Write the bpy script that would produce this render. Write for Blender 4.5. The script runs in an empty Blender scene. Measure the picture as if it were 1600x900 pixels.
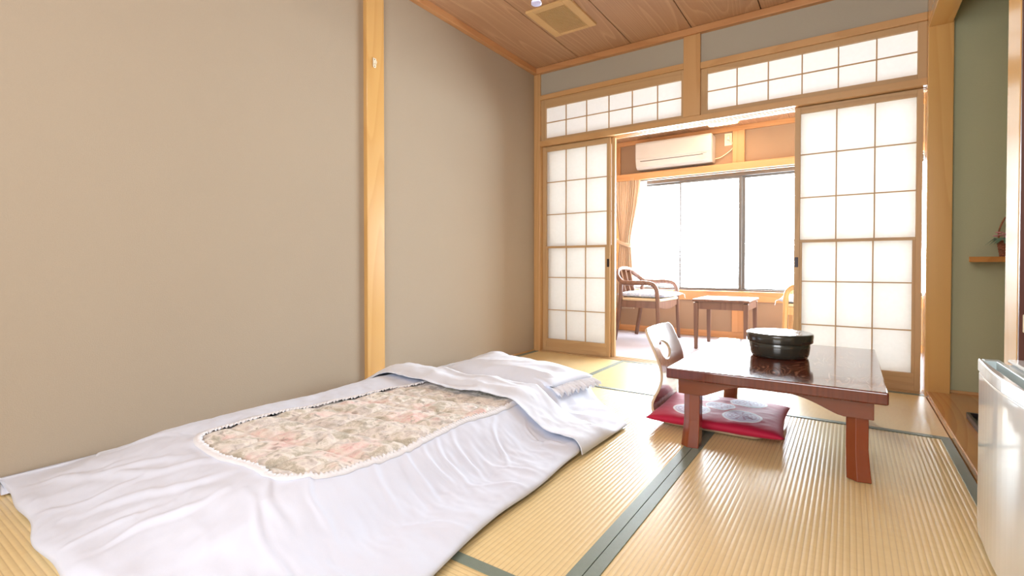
import bpy, bmesh, math, random
from mathutils import Vector, Matrix, noise
random.seed(4)
S = bpy.context.scene
COL = S.collection

# ------------------------------------------------------------------ camera
cam_d = bpy.data.cameras.new('camera'); cam = bpy.data.objects.new('camera', cam_d); COL.objects.link(cam)
cam.location = (0, 0, 0.745)
cam.rotation_euler = (math.pi/2 - 0.0135, 0, 0.5991)
cam_d.sensor_width = 36; cam_d.lens = 770.2*36/1600; cam_d.shift_y = -24.5/1600
cam_d.clip_start = 0.02
S.camera = cam

# ------------------------------------------------------------------ sky and light
W = bpy.data.worlds.new('sky'); S.world = W; W.use_nodes = True
bg = W.node_tree.nodes['Background']; bg.inputs[0].default_value = (0.82, 0.92, 1.0, 1); bg.inputs[1].default_value = 38.0

def area(name, loc, rot, sx, sy, power, col, portal=False, spread=math.pi):
    l = bpy.data.lights.new(name, 'AREA'); l.shape = 'RECTANGLE'; l.size = sx; l.size_y = sy
    l.energy = power; l.color = col; l.spread = spread
    if portal: l.cycles.is_portal = True
    o = bpy.data.objects.new(name, l); COL.objects.link(o); o.location = loc; o.rotation_euler = rot
    return o
# daylight entering by the engawa window (portal: guides the sky's own light)
area('window_portal', (-0.45, 5.62, 1.08), (-math.pi/2, 0, 0), 3.4, 1.25, 1, (1, 1, 1), portal=True)
# unseen fill light added behind the camera to brighten faces turned towards it
area('rear_fill_light', (-0.35, -1.22, 1.45), (math.pi/2, 0, 0), 1.6, 1.6, 72, (0.92, 0.96, 1.0))

S.view_settings.view_transform = 'Standard'; S.view_settings.look = 'None'
S.view_settings.exposure = 0.18; S.view_settings.gamma = 1.0
S.view_settings.use_curve_mapping = False

# ------------------------------------------------------------------ node helpers
def srgb(r, g, b):
    f = lambda c: (c/255/12.92) if c/255 <= 0.04045 else ((c/255+0.055)/1.055)**2.4
    return (f(r), f(g), f(b), 1)

class N:
    def __init__(s, name):
        s.m = bpy.data.materials.new(name); s.m.use_nodes = True
        s.t = s.m.node_tree; s.t.nodes.clear()
        s.out = s.t.nodes.new('ShaderNodeOutputMaterial')
    def n(s, typ, ins=None, **kw):
        x = s.t.nodes.new(typ)
        for k, v in kw.items(): setattr(x, k, v)
        for k, v in (ins or {}).items(): s.put(x.inputs[k], v)
        return x
    def put(s, sock, v):
        if isinstance(v, bpy.types.NodeSocket): s.t.links.new(v, sock)
        elif isinstance(v, bpy.types.Node): s.t.links.new(v.outputs[0], sock)
        else: sock.default_value = v
    def math(s, op, a, b=0.0, c=0.0):
        x = s.t.nodes.new('ShaderNodeMath'); x.operation = op
        s.put(x.inputs[0], a); s.put(x.inputs[1], b); s.put(x.inputs[2], c); return x.outputs[0]
    def mix(s, fac, a, b, blend='MIX'):
        x = s.t.nodes.new('ShaderNodeMix'); x.data_type = 'RGBA'; x.blend_type = blend
        s.put(x.inputs[0], fac); s.put(x.inputs[6], a); s.put(x.inputs[7], b); return x.outputs[2]
    def ramp(s, fac, stops, interp='LINEAR'):
        x = s.t.nodes.new('ShaderNodeValToRGB'); x.color_ramp.interpolation = interp
        e = x.color_ramp.elements
        while len(e) < len(stops): e.new(0.5)
        for i, (p, c) in enumerate(stops): e[i].position = p; e[i].color = c
        s.put(x.inputs[0], fac); return x.outputs[0]
    def coords(s, scale=(1, 1, 1), kind='Object', loc=(0, 0, 0), rot=(0, 0, 0)):
        tc = s.n('ShaderNodeTexCoord')
        mp = s.n('ShaderNodeMapping', {'Vector': tc.outputs[kind], 'Scale': scale, 'Location': loc, 'Rotation': rot})
        return mp.outputs[0]
    def noise(s, vec, scale=5, detail=3, rough=0.5, dist=0.0):
        x = s.n('ShaderNodeTexNoise', {'Vector': vec, 'Scale': scale, 'Detail': detail, 'Roughness': rough, 'Distortion': dist})
        return x.outputs[0]
    def bump(s, h, strength=0.2, dist=0.01):
        return s.n('ShaderNodeBump', {'Height': h, 'Strength': strength, 'Distance': dist}).outputs[0]
    def bsdf(s, **ins):
        names = dict(color='Base Color', rough='Roughness', metal='Metallic', normal='Normal', coat='Coat Weight',
                     coat_rough='Coat Roughness', spec='Specular IOR Level', sheen='Sheen Weight', alpha='Alpha',
                     trans='Transmission Weight', ior='IOR', emit='Emission Color', estr='Emission Strength',
                     aniso='Anisotropic', tangent='Tangent')
        b = s.t.nodes.new('ShaderNodeBsdfPrincipled')
        for k, v in ins.items(): s.put(b.inputs[names[k]], v)
        s.t.links.new(b.outputs[0], s.out.inputs[0]); return b

def plain(name, col, rough=0.5, **kw):
    m = N(name)
    v = m.noise(m.coords((1, 1, 1)), 9, 2)
    c2 = tuple(max(0, c*0.93) for c in col[:3]) + (1,)
    m.bsdf(color=m.mix(v, c2, col), rough=rough, **kw); return m.m

def wood(name, c_light, c_dark, axis='Z', rough=0.35, coat=0.0, lines=9.0, spec=0.5, fine=0.25, coat_rough=0.1):
    """straight / cathedral grain as contour lines of a noise stretched along the board"""
    m = N(name)
    st = {'X': (0.35, 4, 4), 'Y': (4, 0.35, 4), 'Z': (4, 4, 0.35)}[axis]
    tc = m.n('ShaderNodeTexCoord'); oi = m.n('ShaderNodeObjectInfo')
    off = m.n('ShaderNodeVectorMath', {0: tc.outputs['Object'], 1: oi.outputs['Location']}, operation='ADD')
    mp = m.n('ShaderNodeMapping', {'Vector': off.outputs[0], 'Scale': st})
    jit = m.n('ShaderNodeCombineXYZ', {'X': m.math('MULTIPLY', oi.outputs['Random'], 7.0), 'Y': m.math('MULTIPLY', oi.outputs['Random'], 3.0)})
    v = m.n('ShaderNodeVectorMath', {0: mp.outputs[0], 1: jit.outputs[0]}, operation='ADD').outputs[0]
    n1 = m.noise(v, 0.9, 1.5, 0.4)
    rings = m.math('FRACT', m.math('MULTIPLY', n1, lines*2))
    ring = m.ramp(rings, [(0, (1, 1, 1, 1)), (0.55, (0.7, 0.7, 0.7, 1)), (0.9, (0, 0, 0, 1)), (1, (1, 1, 1, 1))])
    st2 = {'X': (1, 90, 90), 'Y': (90, 1, 90), 'Z': (90, 90, 1)}[axis]
    f = m.noise(m.coords(st2), 1.5, 2)
    big = m.noise(m.coords((1, 1, 1)), 1.3, 2)
    c = m.mix(m.math('ADD', m.math('MULTIPLY', ring, 0.7), 0.3), c_dark, c_light)
    c = m.mix(m.math('MULTIPLY', f, fine), c, c_dark)
    c = m.mix(m.math('MULTIPLY', big, 0.25), c, tuple(x*0.8 for x in c_light[:3])+(1,))
    m.bsdf(color=c, rough=rough, coat=coat, coat_rough=coat_rough, spec=spec, normal=m.bump(f, 0.05, 0.002))
    return m.m

M = {}
HL, HD = srgb(212, 168, 116), srgb(196, 148, 94)
for ax in 'XYZ':
    M['hinoki'+ax] = wood('hinoki_'+ax, HL, HD, ax, 0.34, lines=7)
    M['post'+ax] = wood('polished_post_'+ax, srgb(222, 176, 110), srgb(210, 160, 94), ax, 0.22, coat=0.35, lines=5, coat_rough=0.12)
    M['orange'+ax] = wood('orange_trim_'+ax, srgb(208, 154, 104), srgb(190, 132, 82), ax, 0.4, lines=6)
    M['shoji'+ax] = wood('shoji_wood_'+ax, srgb(204, 168, 122), srgb(186, 148, 104), ax, 0.45, lines=6)
M['board'] = wood('tokonoma_board', srgb(206, 146, 82), srgb(182, 118, 58), 'Y', 0.18, coat=0.3, lines=8)
M['darkpanel'] = wood('dark_closet_wood', srgb(96, 48, 30), srgb(62, 28, 16), 'Z', 0.35, lines=6)
M['chairwood'] = wood('armchair_brown_wood', srgb(126, 90, 72), srgb(96, 64, 50), 'Z', 0.38, lines=6)
M['oak'] = wood('light_oak', srgb(208, 160, 104), srgb(182, 130, 78), 'Z', 0.38, lines=6)
M['standwood'] = wood('stand_dark_wood', srgb(104, 62, 48), srgb(74, 40, 30), 'Z', 0.35, lines=6)

def ceiling_mat():
    m = N('ceiling_board_wood')
    tc = m.n('ShaderNodeTexCoord'); oi = m.n('ShaderNodeObjectInfo')
    mp = m.n('ShaderNodeMapping', {'Vector': tc.outputs['Object'], 'Scale': (3.6, 0.30, 1)})
    jit = m.n('ShaderNodeCombineXYZ', {'X': 0.0, 'Y': m.math('MULTIPLY', oi.outputs['Random'], 0.25), 'Z': m.math('MULTIPLY', oi.outputs['Random'], 0.3)})
    v = m.n('ShaderNodeVectorMath', {0: mp.outputs[0], 1: jit.outputs[0]}, operation='ADD').outputs[0]
    n1 = m.noise(v, 1.0, 1.6, 0.35, 0.0)
    rings = m.math('FRACT', m.math('MULTIPLY', n1, 26.0))
    line = m.ramp(rings, [(0, (0, 0, 0, 1)), (0.08, (1, 1, 1, 1)), (0.3, (0.25, 0.25, 0.25, 1)), (1, (0, 0, 0, 1))])
    f = m.noise(m.coords((60, 1.2, 1)), 2, 2)
    c = m.mix(m.math('MULTIPLY', line, 0.6), srgb(190, 150, 116), srgb(222, 184, 144))
    c = m.mix(m.math('MULTIPLY', f, 0.45), c, srgb(160, 116, 84))
    m.bsdf(color=c, rough=0.42, normal=m.bump(f, 0.04, 0.002)); return m.m
M['ceil'] = ceiling_mat()

def wall_mat(name, col, col2, bumps=0.25):
    m = N(name)
    v = m.coords((1, 1, 1))
    f = m.noise(v, 260, 2, 0.6)
    g = m.noise(v, 2.0, 3)
    c = m.mix(m.math('MULTIPLY', f, 0.35), col, col2)
    c = m.mix(m.math('MULTIPLY', g, 0.3), c, col2)
    m.bsdf(color=c, rough=0.9, normal=m.bump(f, bumps, 0.003), spec=0.2); return m.m
M['wall'] = wall_mat('beige_wallpaper', srgb(178, 163, 143), srgb(164, 148, 129))
M['plaster'] = wall_mat('grey_plaster', srgb(182, 176, 160), srgb(168, 160, 144))
M['green'] = wall_mat('moss_green_plaster', srgb(188, 190, 156), srgb(174, 175, 142))
M['engawa_wall'] = wall_mat('engawa_plaster', srgb(170, 142, 118), srgb(156, 128, 104))

def tatami_mat(name, lengthaxis):
    # Rush lies across the mat; fine bump lines run with the rush, sheen stretches across it
    m = N(name)
    v = m.coords((1, 1, 1))
    across = (3, 420, 1) if lengthaxis == 'Y' else (420, 3, 1)
    cell = (70, 70, 1)
    rush = m.noise(m.n('ShaderNodeMapping', {'Vector': v, 'Scale': across}).outputs[0], 1, 2)
    tone = m.noise(m.n('ShaderNodeMapping', {'Vector': v, 'Scale': (14, 60, 1) if lengthaxis == 'Y' else (60, 14, 1)}).outputs[0], 1, 2)
    big = m.noise(v, 1.7, 2)
    sep = m.n('ShaderNodeSeparateXYZ', {0: v})
    ribc = sep.outputs[0] if lengthaxis == 'Y' else sep.outputs[1]
    c = m.mix(tone, srgb(246, 222, 168), srgb(234, 204, 144))
    c = m.mix(m.math('MULTIPLY', rush, 0.35), c, srgb(206, 174, 118))
    c = m.mix(m.math('MULTIPLY', big, 0.3), c, srgb(238, 220, 178))
    gap = m.math('FRACT', m.math('DIVIDE', m.math('SUBTRACT', ribc, 0.001), 0.0147))
    gd = m.math('ABSOLUTE', m.math('SUBTRACT', gap, 0.5))
    gm = m.ramp(gd, [(0.36, (0, 0, 0, 1)), (0.5, (1, 1, 1, 1))])
    c = m.mix(m.math('MULTIPLY', gm, 0.38), c, srgb(150, 112, 64))
    m.bsdf(color=c, rough=0.31, spec=0.6, normal=m.bump(rush, 0.12, 0.002)); return m.m
M['tatamiY'] = tatami_mat('tatami_rush_Y', 'Y'); M['tatamiX'] = tatami_mat('tatami_rush_X', 'X')

def border_mat():
    m = N('tatami_border_cloth')
    v = m.coords((1, 1, 1)); f = m.noise(v, 700, 1); g = m.noise(v, 60, 3, 0.6, 1.0)
    c = m.mix(f, srgb(128, 140, 126), srgb(106, 118, 106)); c = m.mix(m.math('MULTIPLY', g, 0.3), c, srgb(146, 156, 146))
    m.bsdf(color=c, rough=0.42, normal=m.bump(f, 0.2, 0.002)); return m.m
M['border'] = border_mat()

def paper_mat(name='shoji_paper', tr=0.36):
    m = N(name)
    f = m.noise(m.coords((8, 8, 8)), 6, 4)
    c = m.mix(f, (0.86, 0.85, 0.83, 1), (0.80, 0.79, 0.76, 1))
    d = m.n('ShaderNodeBsdfDiffuse', {'Color': c}); t = m.n('ShaderNodeBsdfTranslucent', {'Color': c})
    mx = m.n('ShaderNodeMixShader', {0: tr, 1: d.outputs[0], 2: t.outputs[0]})
    m.t.links.new(mx.outputs[0], m.out.inputs[0]); return m.m
M['paper'] = paper_mat()
M['transompaper'] = paper_mat('transom_paper', 0.11)

def glass_mat():
    m = N('window_glass')
    t = m.n('ShaderNodeBsdfTransparent', {'Color': (0.97, 0.98, 0.98, 1)}); g = m.n('ShaderNodeBsdfGlossy', {'Roughness': 0.02})
    lw = m.n('ShaderNodeLayerWeight', {'Blend': 0.5})
    fr = m.math('ADD', m.math('MULTIPLY', m.math('POWER', lw.outputs['Facing'], 5.0), 0.6), 0.02)
    mx = m.n('ShaderNodeMixShader', {0: fr, 1: t.outputs[0], 2: g.outputs[0]})
    m.t.links.new(mx.outputs[0], m.out.inputs[0]); return m.m
M['glass'] = glass_mat()

def cloth(name, c1, c2, rough=0.8, scale=400, bump=0.15, transl=0.0, blotch=None):
    m = N(name)
    v = m.coords((1, 1, 1)); f = m.noise(v, scale, 2); g = m.noise(v, 5, 3)
    c = m.mix(m.math('MULTIPLY', f, 0.5), c1, c2); c = m.mix(m.math('MULTIPLY', g, 0.4), c, c2)
    b = m.bsdf(color=c, rough=rough, sheen=0.1, normal=m.bump(f, bump, 0.001), spec=0.25)
    if transl:
        t = m.n('ShaderNodeBsdfTranslucent', {'Color': c})
        mx = m.n('ShaderNodeMixShader', {0: transl, 1: b.outputs[0], 2: t.outputs[0]})
        m.t.links.new(mx.outputs[0], m.out.inputs[0])
    return m.m
M['cotton'] = cloth('white_cotton', srgb(226, 231, 246), srgb(214, 220, 238), 0.7)
M['sheet'] = cloth('white_sheet', srgb(232, 237, 250), srgb(222, 228, 242), 0.7)
M['lace'] = cloth('lace_trim', srgb(244, 244, 248), srgb(226, 226, 234), 0.85, 250, 0.6)
M['curtain'] = cloth('peach_curtain', srgb(216, 190, 164), srgb(204, 176, 148), 0.85, 300, 0.2, 0.10)
M['sheer'] = cloth('sheer_white', srgb(250, 250, 250), srgb(240, 240, 240), 0.9, 300, 0.1, 0.6)
M['carpet'] = cloth('grey_carpet', srgb(178, 172, 180), srgb(158, 150, 160), 0.95, 130, 0.9)

def blue_cushion():
    m = N('blue_patterned_cushion')
    v = m.coords((1, 1, 1)); g = m.noise(v, 26, 3, 0.6, 1.0)
    c = m.ramp(g, [(0.35, srgb(236, 238, 244)), (0.5, srgb(206, 214, 230)), (0.58, srgb(168, 182, 210)), (0.7, srgb(232, 232, 238))])
    m.bsdf(color=c, rough=0.8); return m.m
M['bluecushion'] = blue_cushion()

def quilt_mat():
    m = N('floral_quilt_print')
    v = m.coords((1, 1, 1))
    wv = m.n('ShaderNodeTexNoise', {'Vector': v, 'Scale': 9.0, 'Detail': 3.0})
    d = m.n('ShaderNodeVectorMath', {0: wv.outputs['Color'], 1: (0.14, 0.14, 0.14)}, operation='MULTIPLY')
    v2 = m.n('ShaderNodeVectorMath', {0: v, 1: d.outputs[0]}, operation='ADD').outputs[0]
    a = m.noise(v2, 16, 4, 0.6)
    base = m.ramp(a, [(0.30, srgb(172, 164, 146)), (0.42, srgb(198, 190, 176)), (0.5, srgb(238, 230, 222)), (0.58, srgb(210, 200, 196)), (0.68, srgb(184, 176, 166))])
    p = m.noise(v, 8, 2, 0.5)
    pm = m.ramp(p, [(0.55, (0, 0, 0, 1)), (0.66, (0.85, 0.85, 0.85, 1))])
    vo = m.n('ShaderNodeTexVoronoi', {'Vector': v2, 'Scale': 34.0}, feature='F1')
    pet = m.ramp(vo.outputs['Distance'], [(0.0, srgb(214, 158, 156)), (0.35, srgb(232, 194, 190)), (0.7, srgb(238, 218, 210))])
    c = m.mix(pm, base, pet)
    wl = m.noise(v2, 42, 3, 0.6); ln = m.math('FRACT', m.math('MULTIPLY', wl, 9.0))
    lm = m.ramp(ln, [(0, (1, 1, 1, 1)), (0.14, (1, 1, 1, 1)), (0.22, (0, 0, 0, 1))])
    c = m.mix(m.math('MULTIPLY', lm, 0.5), c, srgb(242, 236, 228))
    dk = m.noise(v2, 30, 3); dm = m.ramp(dk, [(0.6, (0, 0, 0, 1)), (0.68, (1, 1, 1, 1))])
    c = m.mix(m.math('MULTIPLY', dm, 0.5), c, srgb(112, 104, 92))
    m.bsdf(color=c, rough=0.5, sheen=0.2, normal=m.bump(a, 0.3, 0.006)); return m.m
M['quilt'] = quilt_mat()

def lacquer_table():
    m = N('red_brown_lacquered_grain')
    tc = m.n('ShaderNodeTexCoord')
    mp = m.n('ShaderNodeMapping', {'Vector': tc.outputs['Object'], 'Scale': (5.5, 1.7, 5.5), 'Location': (0.4, 0.7, 0)})
    n1 = m.noise(mp.outputs[0], 1.0, 3, 0.5, 0.35)
    rings = m.math('FRACT', m.math('MULTIPLY', n1, 26.0))
    line = m.ramp(rings, [(0, (1, 1, 1, 1)), (0.14, (1, 1, 1, 1)), (0.28, (0, 0, 0, 1)), (1, (0, 0, 0, 1))])
    msk = m.ramp(m.noise(m.coords((1, 1, 1)), 4, 2), [(0.36, (0, 0, 0, 1)), (0.46, (1, 1, 1, 1))])
    f = m.noise(m.coords((120, 4, 1)), 1, 2)
    c = m.mix(f, srgb(112, 44, 24), srgb(76, 24, 12))
    gn = m.n('ShaderNodeSeparateXYZ', {0: m.n('ShaderNodeNewGeometry').outputs['Normal']}).outputs[2]
    line = m.math('MULTIPLY', line, m.math('GREATER_THAN', gn, 0.8))
    c = m.mix(m.math('MULTIPLY', m.math('MULTIPLY', line, msk), 0.8), c, srgb(200, 140, 104))
    m.bsdf(color=c, rough=0.13, coat=0.6, coat_rough=0.06, normal=m.bump(f, 0.04, 0.001)); return m.m
M['tabletop'] = lacquer_table()
M['tablewood'] = wood('red_brown_lacquer', srgb(126, 60, 28), srgb(92, 38, 16), 'X', 0.22, coat=0.4, lines=5)
M['tableleg'] = wood('red_brown_lacquer_leg', srgb(136, 60, 24), srgb(100, 38, 14), 'Z', 0.22, coat=0.4, lines=5)
M['zaisu'] = wood('glossy_brown_plywood', srgb(150, 104, 88), srgb(116, 74, 60), 'Z', 0.2, coat=0.3, lines=5)
M['plyedge'] = plain('plywood_edge', srgb(216, 190, 158), 0.4)

def zabuton():
    m = N('crimson_crested_cushion')
    v = m.coords((1, 1, 1)); sep = m.n('ShaderNodeSeparateXYZ', {0: v}); X, Y = sep.outputs[0], sep.outputs[1]
    f = m.noise(v, 300, 2)
    col = m.mix(m.math('MULTIPLY', f, 0.5), srgb(186, 20, 62), srgb(160, 12, 48))
    for cx, cy, r in ((0.107, 0.13, 0.082), (0.107, -0.115, 0.082), (0.0, 0.0, 0.066), (-0.107, 0.13, 0.082), (-0.107, -0.115, 0.082)):
        dx = m.math('SUBTRACT', X, cx); dy = m.math('SUBTRACT', Y, cy)
        rr = m.math('DIVIDE', m.math('SQRT', m.math('ADD', m.math('MULTIPLY', dx, dx), m.math('MULTIPLY', dy, dy))), r)
        inside = m.math('LESS_THAN', rr, 1.0)
        ring = m.math('FRACT', m.math('MULTIPLY', rr, 5.0))
        rw = m.ramp(ring, [(0, srgb(206, 200, 222)), (0.6, srgb(164, 136, 172)), (0.8, srgb(206, 200, 222))])
        ang = m.math('ARCTAN2', dy, dx)
        pet = m.math('SINE', m.math('MULTIPLY', ang, 9.0)); pm = m.math('MULTIPLY', m.math('GREATER_THAN', pet, 0.55), m.math('LESS_THAN', rr, 0.66))
        rc = m.mix(m.math('MULTIPLY', pm, 0.75), rw, srgb(150, 84, 126))
        rc = m.mix(m.math('GREATER_THAN', rr, 0.88), rc, srgb(232, 228, 236))
        col = m.mix(inside, col, rc)
    m.bsdf(color=col, rough=0.62, spec=0.3, sheen=0.1, normal=m.bump(f, 0.15, 0.001)); return m.m
M['zabuton'] = zabuton()
M['lacquerblack'] = plain('black_green_lacquer', srgb(52, 52, 46), 0.22, coat=0.7, coat_rough=0.08)
M['trayblack'] = plain('black_tray', srgb(40, 34, 34), 0.3)
M['fridge'] = plain('glossy_white_enamel', srgb(244, 250, 252), 0.12, coat=0.5, coat_rough=0.05)
M['fridgegrey'] = plain('pale_grey_plastic', srgb(196, 212, 214), 0.25)
M['acwhite'] = plain('ac_white_plastic', srgb(196, 192, 188), 0.35)
M['acslot'] = plain('ac_slot_grey', srgb(96, 92, 92), 0.5)
M['ivory'] = plain('ivory_plastic', srgb(238, 226, 200), 0.4)
M['alu'] = plain('grey_bronze_aluminium', srgb(104, 98, 94), 0.35, metal=0.5)
M['darkmetal'] = plain('dark_metal', srgb(58, 52, 54), 0.4, metal=0.6)
M['vent'] = plain('vent_cream_plastic', srgb(222, 184, 128), 0.5)
M['ventdark'] = plain('vent_inside_brown', srgb(92, 58, 38), 0.8)
M['jointshade'] = plain('joint_shadow_brown', srgb(86, 58, 42), 0.9)  # backing slabs: dark brown stands in for shade inside the open joints
M['seatpad'] = plain('cream_seat_pad', srgb(214, 188, 152), 0.8)
M['pink'] = plain('pink_petals', srgb(226, 158, 166), 0.6)
M['leaf'] = plain('grey_green_leaves', srgb(104, 138, 118), 0.6)
M['wicker'] = wood('wicker_brown', srgb(166, 108, 78), srgb(110, 64, 42), 'X', 0.6, lines=12)
def lamp_mat(name, col, s):
    m = N(name); e = m.n('ShaderNodeEmission', {'Color': col, 'Strength': s}); m.t.links.new(e.outputs[0], m.out.inputs[0]); return m.m
M['lampglow'] = lamp_mat('engawa_lamp_glow', (1, 0.68, 0.40, 1), 16.0)
M['pendantglow'] = lamp_mat('pendant_glow', (1, 0.97, 0.93, 1), 9.0)
def acrylic():
    m = N('clear_acrylic')
    t = m.n('ShaderNodeBsdfTransparent', {'Color': (0.86, 0.84, 0.84, 1)}); g = m.n('ShaderNodeBsdfGlossy', {'Roughness': 0.05, 'Color': (0.9, 0.92, 1, 1)})
    lw = m.n('ShaderNodeLayerWeight', {'Blend': 0.35})
    mx = m.n('ShaderNodeMixShader', {0: lw.outputs['Facing'], 1: t.outputs[0], 2: g.outputs[0]})
    m.t.links.new(mx.outputs[0], m.out.inputs[0]); return m.m
M['acrylic'] = acrylic()
M['acrylicend'] = plain('blue_white_acrylic_end', srgb(206, 206, 240), 0.08)

# ------------------------------------------------------------------ mesh helpers
class MB:
    def __init__(s): s.v = []; s.f = []
    def box(s, x0, x1, y0, y1, z0, z1):
        b = len(s.v)
        s.v += [(x0, y0, z0), (x1, y0, z0), (x1, y1, z0), (x0, y1, z0), (x0, y0, z1), (x1, y0, z1), (x1, y1, z1), (x0, y1, z1)]
        s.f += [tuple(b+i for i in q) for q in ((0, 3, 2, 1), (4, 5, 6, 7), (0, 1, 5, 4), (1, 2, 6, 5), (2, 3, 7, 6), (3, 0, 4, 7))]
        return s
    def poly(s, pts): b = len(s.v); s.v += [tuple(p) for p in pts]; s.f.append(tuple(range(b, b+len(pts)))); return s
    def prism(s, pts2, axis, a0, a1):
        """extrude a 2D outline along an axis; pts2 are the two other coordinates in xyz order"""
        def P(p, a): return {'X': (a, p[0], p[1]), 'Y': (p[0], a, p[1]), 'Z': (p[0], p[1], a)}[axis]
        b = len(s.v); n = len(pts2)
        s.v += [P(p, a0) for p in pts2] + [P(p, a1) for p in pts2]
        s.f += [tuple(b+i for i in range(n))[::-1], tuple(b+n+i for i in range(n))]
        for i in range(n): j = (i+1) % n; s.f.append((b+i, b+j, b+n+j, b+n+i))
        return s
    def tube(s, pts, rad, seg=10, cap=True, squash=None):
        pts = [Vector(p) for p in pts]; n = len(pts)
        rads = rad if isinstance(rad, (list, tuple)) else [rad]*n
        b0 = len(s.v); up = None
        for i, p in enumerate(pts):
            t = (pts[min(i+1, n-1)] - pts[max(i-1, 0)]).normalized()
            if up is None:
                up = Vector((0, 0, 1)) if abs(t.z) < 0.9 else Vector((0, 1, 0))
            a = t.cross(up)
            if a.length < 1e-5: a = t.cross(Vector((1, 0, 0)))
            a.normalize(); c = a.cross(t).normalized(); up = c
            sq = squash or (1, 1)
            for k in range(seg):
                an = 2*math.pi*k/seg
                s.v.append(tuple(p + a*math.cos(an)*rads[i]*sq[0] + c*math.sin(an)*rads[i]*sq[1]))
        for i in range(n-1):
            for k in range(seg):
                k2 = (k+1) % seg
                s.f.append((b0+i*seg+k, b0+i*seg+k2, b0+(i+1)*seg+k2, b0+(i+1)*seg+k))
        if cap:
            s.f.append(tuple(b0+k for k in range(seg))[::-1]); s.f.append(tuple(b0+(n-1)*seg+k for k in range(seg)))
        return s
    def lathe(s, prof, cx=0, cy=0, seg=48):
        b = len(s.v); n = len(prof)
        for r, z in prof:
            for k in range(seg): a = 2*math.pi*k/seg; s.v.append((cx+r*math.cos(a), cy+r*math.sin(a), z))
        for i in range(n-1):
            for k in range(seg):
                k2 = (k+1) % seg; s.f.append((b+i*seg+k, b+i*seg+k2, b+(i+1)*seg+k2, b+(i+1)*seg+k))
        s.f.append(tuple(b+k for k in range(seg))[::-1]); s.f.append(tuple(b+(n-1)*seg+k for k in range(seg)))
        return s
    def mesh(s, name, mat, smooth=False, recalc=True):
        me = bpy.data.meshes.new(name); me.from_pydata(s.v, [], s.f); me.materials.append(mat)
        if recalc:
            bm = bmesh.new(); bm.from_mesh(me); bmesh.ops.recalc_face_normals(bm, faces=bm.faces); bm.to_mesh(me); bm.free()
        if smooth:
            for p in me.polygons: p.use_smooth = True
        return me
    def obj(s, name, mat, parent=None, smooth=False, bevel=0.0, seg=2, angle=None, recalc=True):
        o = bpy.data.objects.new(name, s.mesh(name, mat, smooth, recalc)); COL.objects.link(o)
        if parent is not None: o.parent = parent
        if bevel:
            m = o.modifiers.new('bevel', 'BEVEL'); m.width = bevel; m.segments = seg; m.limit_method = 'ANGLE'; m.angle_limit = math.radians(35)
            m.harden_normals = False
        return o
def box(name, mat, b, parent=None, bevel=0.0015): return MB().box(*b).obj(name, mat, parent, bevel=bevel)
def empty(name, loc=(0, 0, 0), rz=0):
    o = bpy.data.objects.new(name, None); COL.objects.link(o); o.location = loc; o.rotation_euler = (0, 0, rz); o.empty_display_size = 0.05; return o
def tag(o, label=None, cat=None, group=None, kind=None):
    if label: o['label'] = label
    if cat: o['category'] = cat
    if group: o['group'] = group
    if kind: o['kind'] = kind
    return o
def struct(o, label=None): o['kind'] = 'structure'; (label and o.__setitem__('label', label)); return o
def smooth_angle(o, deg=40):
    for p in o.data.polygons: p.use_smooth = True
    try: o.data.set_sharp_from_angle(angle=math.radians(deg))
    except Exception: pass
    return o
def sstep(a, b, x):
    t = max(0, min(1, (x-a)/(b-a))); return t*t*(3-2*t)
def spline(pts, n=8):
    """Catmull-Rom through points"""
    P = [Vector(p) for p in pts]; P = [P[0]*2-P[1]] + P + [P[-1]*2-P[-2]]; out = []
    for i in range(1, len(P)-2):
        for k in range(n):
            t = k/n; a, b, c, d = P[i-1], P[i], P[i+1], P[i+2]
            out.append(0.5*((2*b)+(c-a)*t+(2*a-5*b+4*c-d)*t*t+(3*b-a-3*c+d)*t**3))
    out.append(P[-2]); return out

XL, YB, ZC, XR = -2.28, 3.69, 2.45, 0.363
# ================================================================== STRUCTURE
floor = struct(box('floor', M['jointshade'], (-2.45, 1.35, -1.4, 3.69, -0.12, -0.012), bevel=0))
wl = struct(box('wall_left', M['wall'], (-2.42, XL, -1.4, YB+0.16, -0.02, 2.6), bevel=0))
struct(box('wall_rear', M['wall'], (-2.42, 1.35, -1.5, -1.3, -0.02, 2.6), bevel=0))
struct(box('wall_right', M['wall'], (0.39, 1.3, -1.3, 0.95, -0.02, 2.6), bevel=0))
wb = struct(MB().box(XL, XR, YB+0.005, YB+0.09, 2.19, 2.5).obj('wall_back', M['plaster']))
struct(box('wall_tokonoma', M['green'], (0.40, 1.3, YB, YB+0.14, -0.02, 2.6), bevel=0))
struct(box('wall_far_right', M['green'], (1.2, 1.35, 1.9, YB, -0.02, 2.6), bevel=0))
struct(box('wall_alcove', M['darkpanel'], (1.2, 1.35, 0.95, 1.9, -0.02, 2.6), bevel=0))
struct(box('wall_partition', M['darkpanel'], (0.3795, 1.2, 1.862, 1.874, -0.01, 2.449), bevel=0))
struct(MB().box(0.375, 0.455, 2.0, 3.64, 2.25, 2.5).obj('wall_over_beam', M['plaster']))
struct(MB().box(0.39, 0.46, 0.95, 1.862, 1.9, 2.5).obj('wall_over_alcove', M['plaster']))

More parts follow.
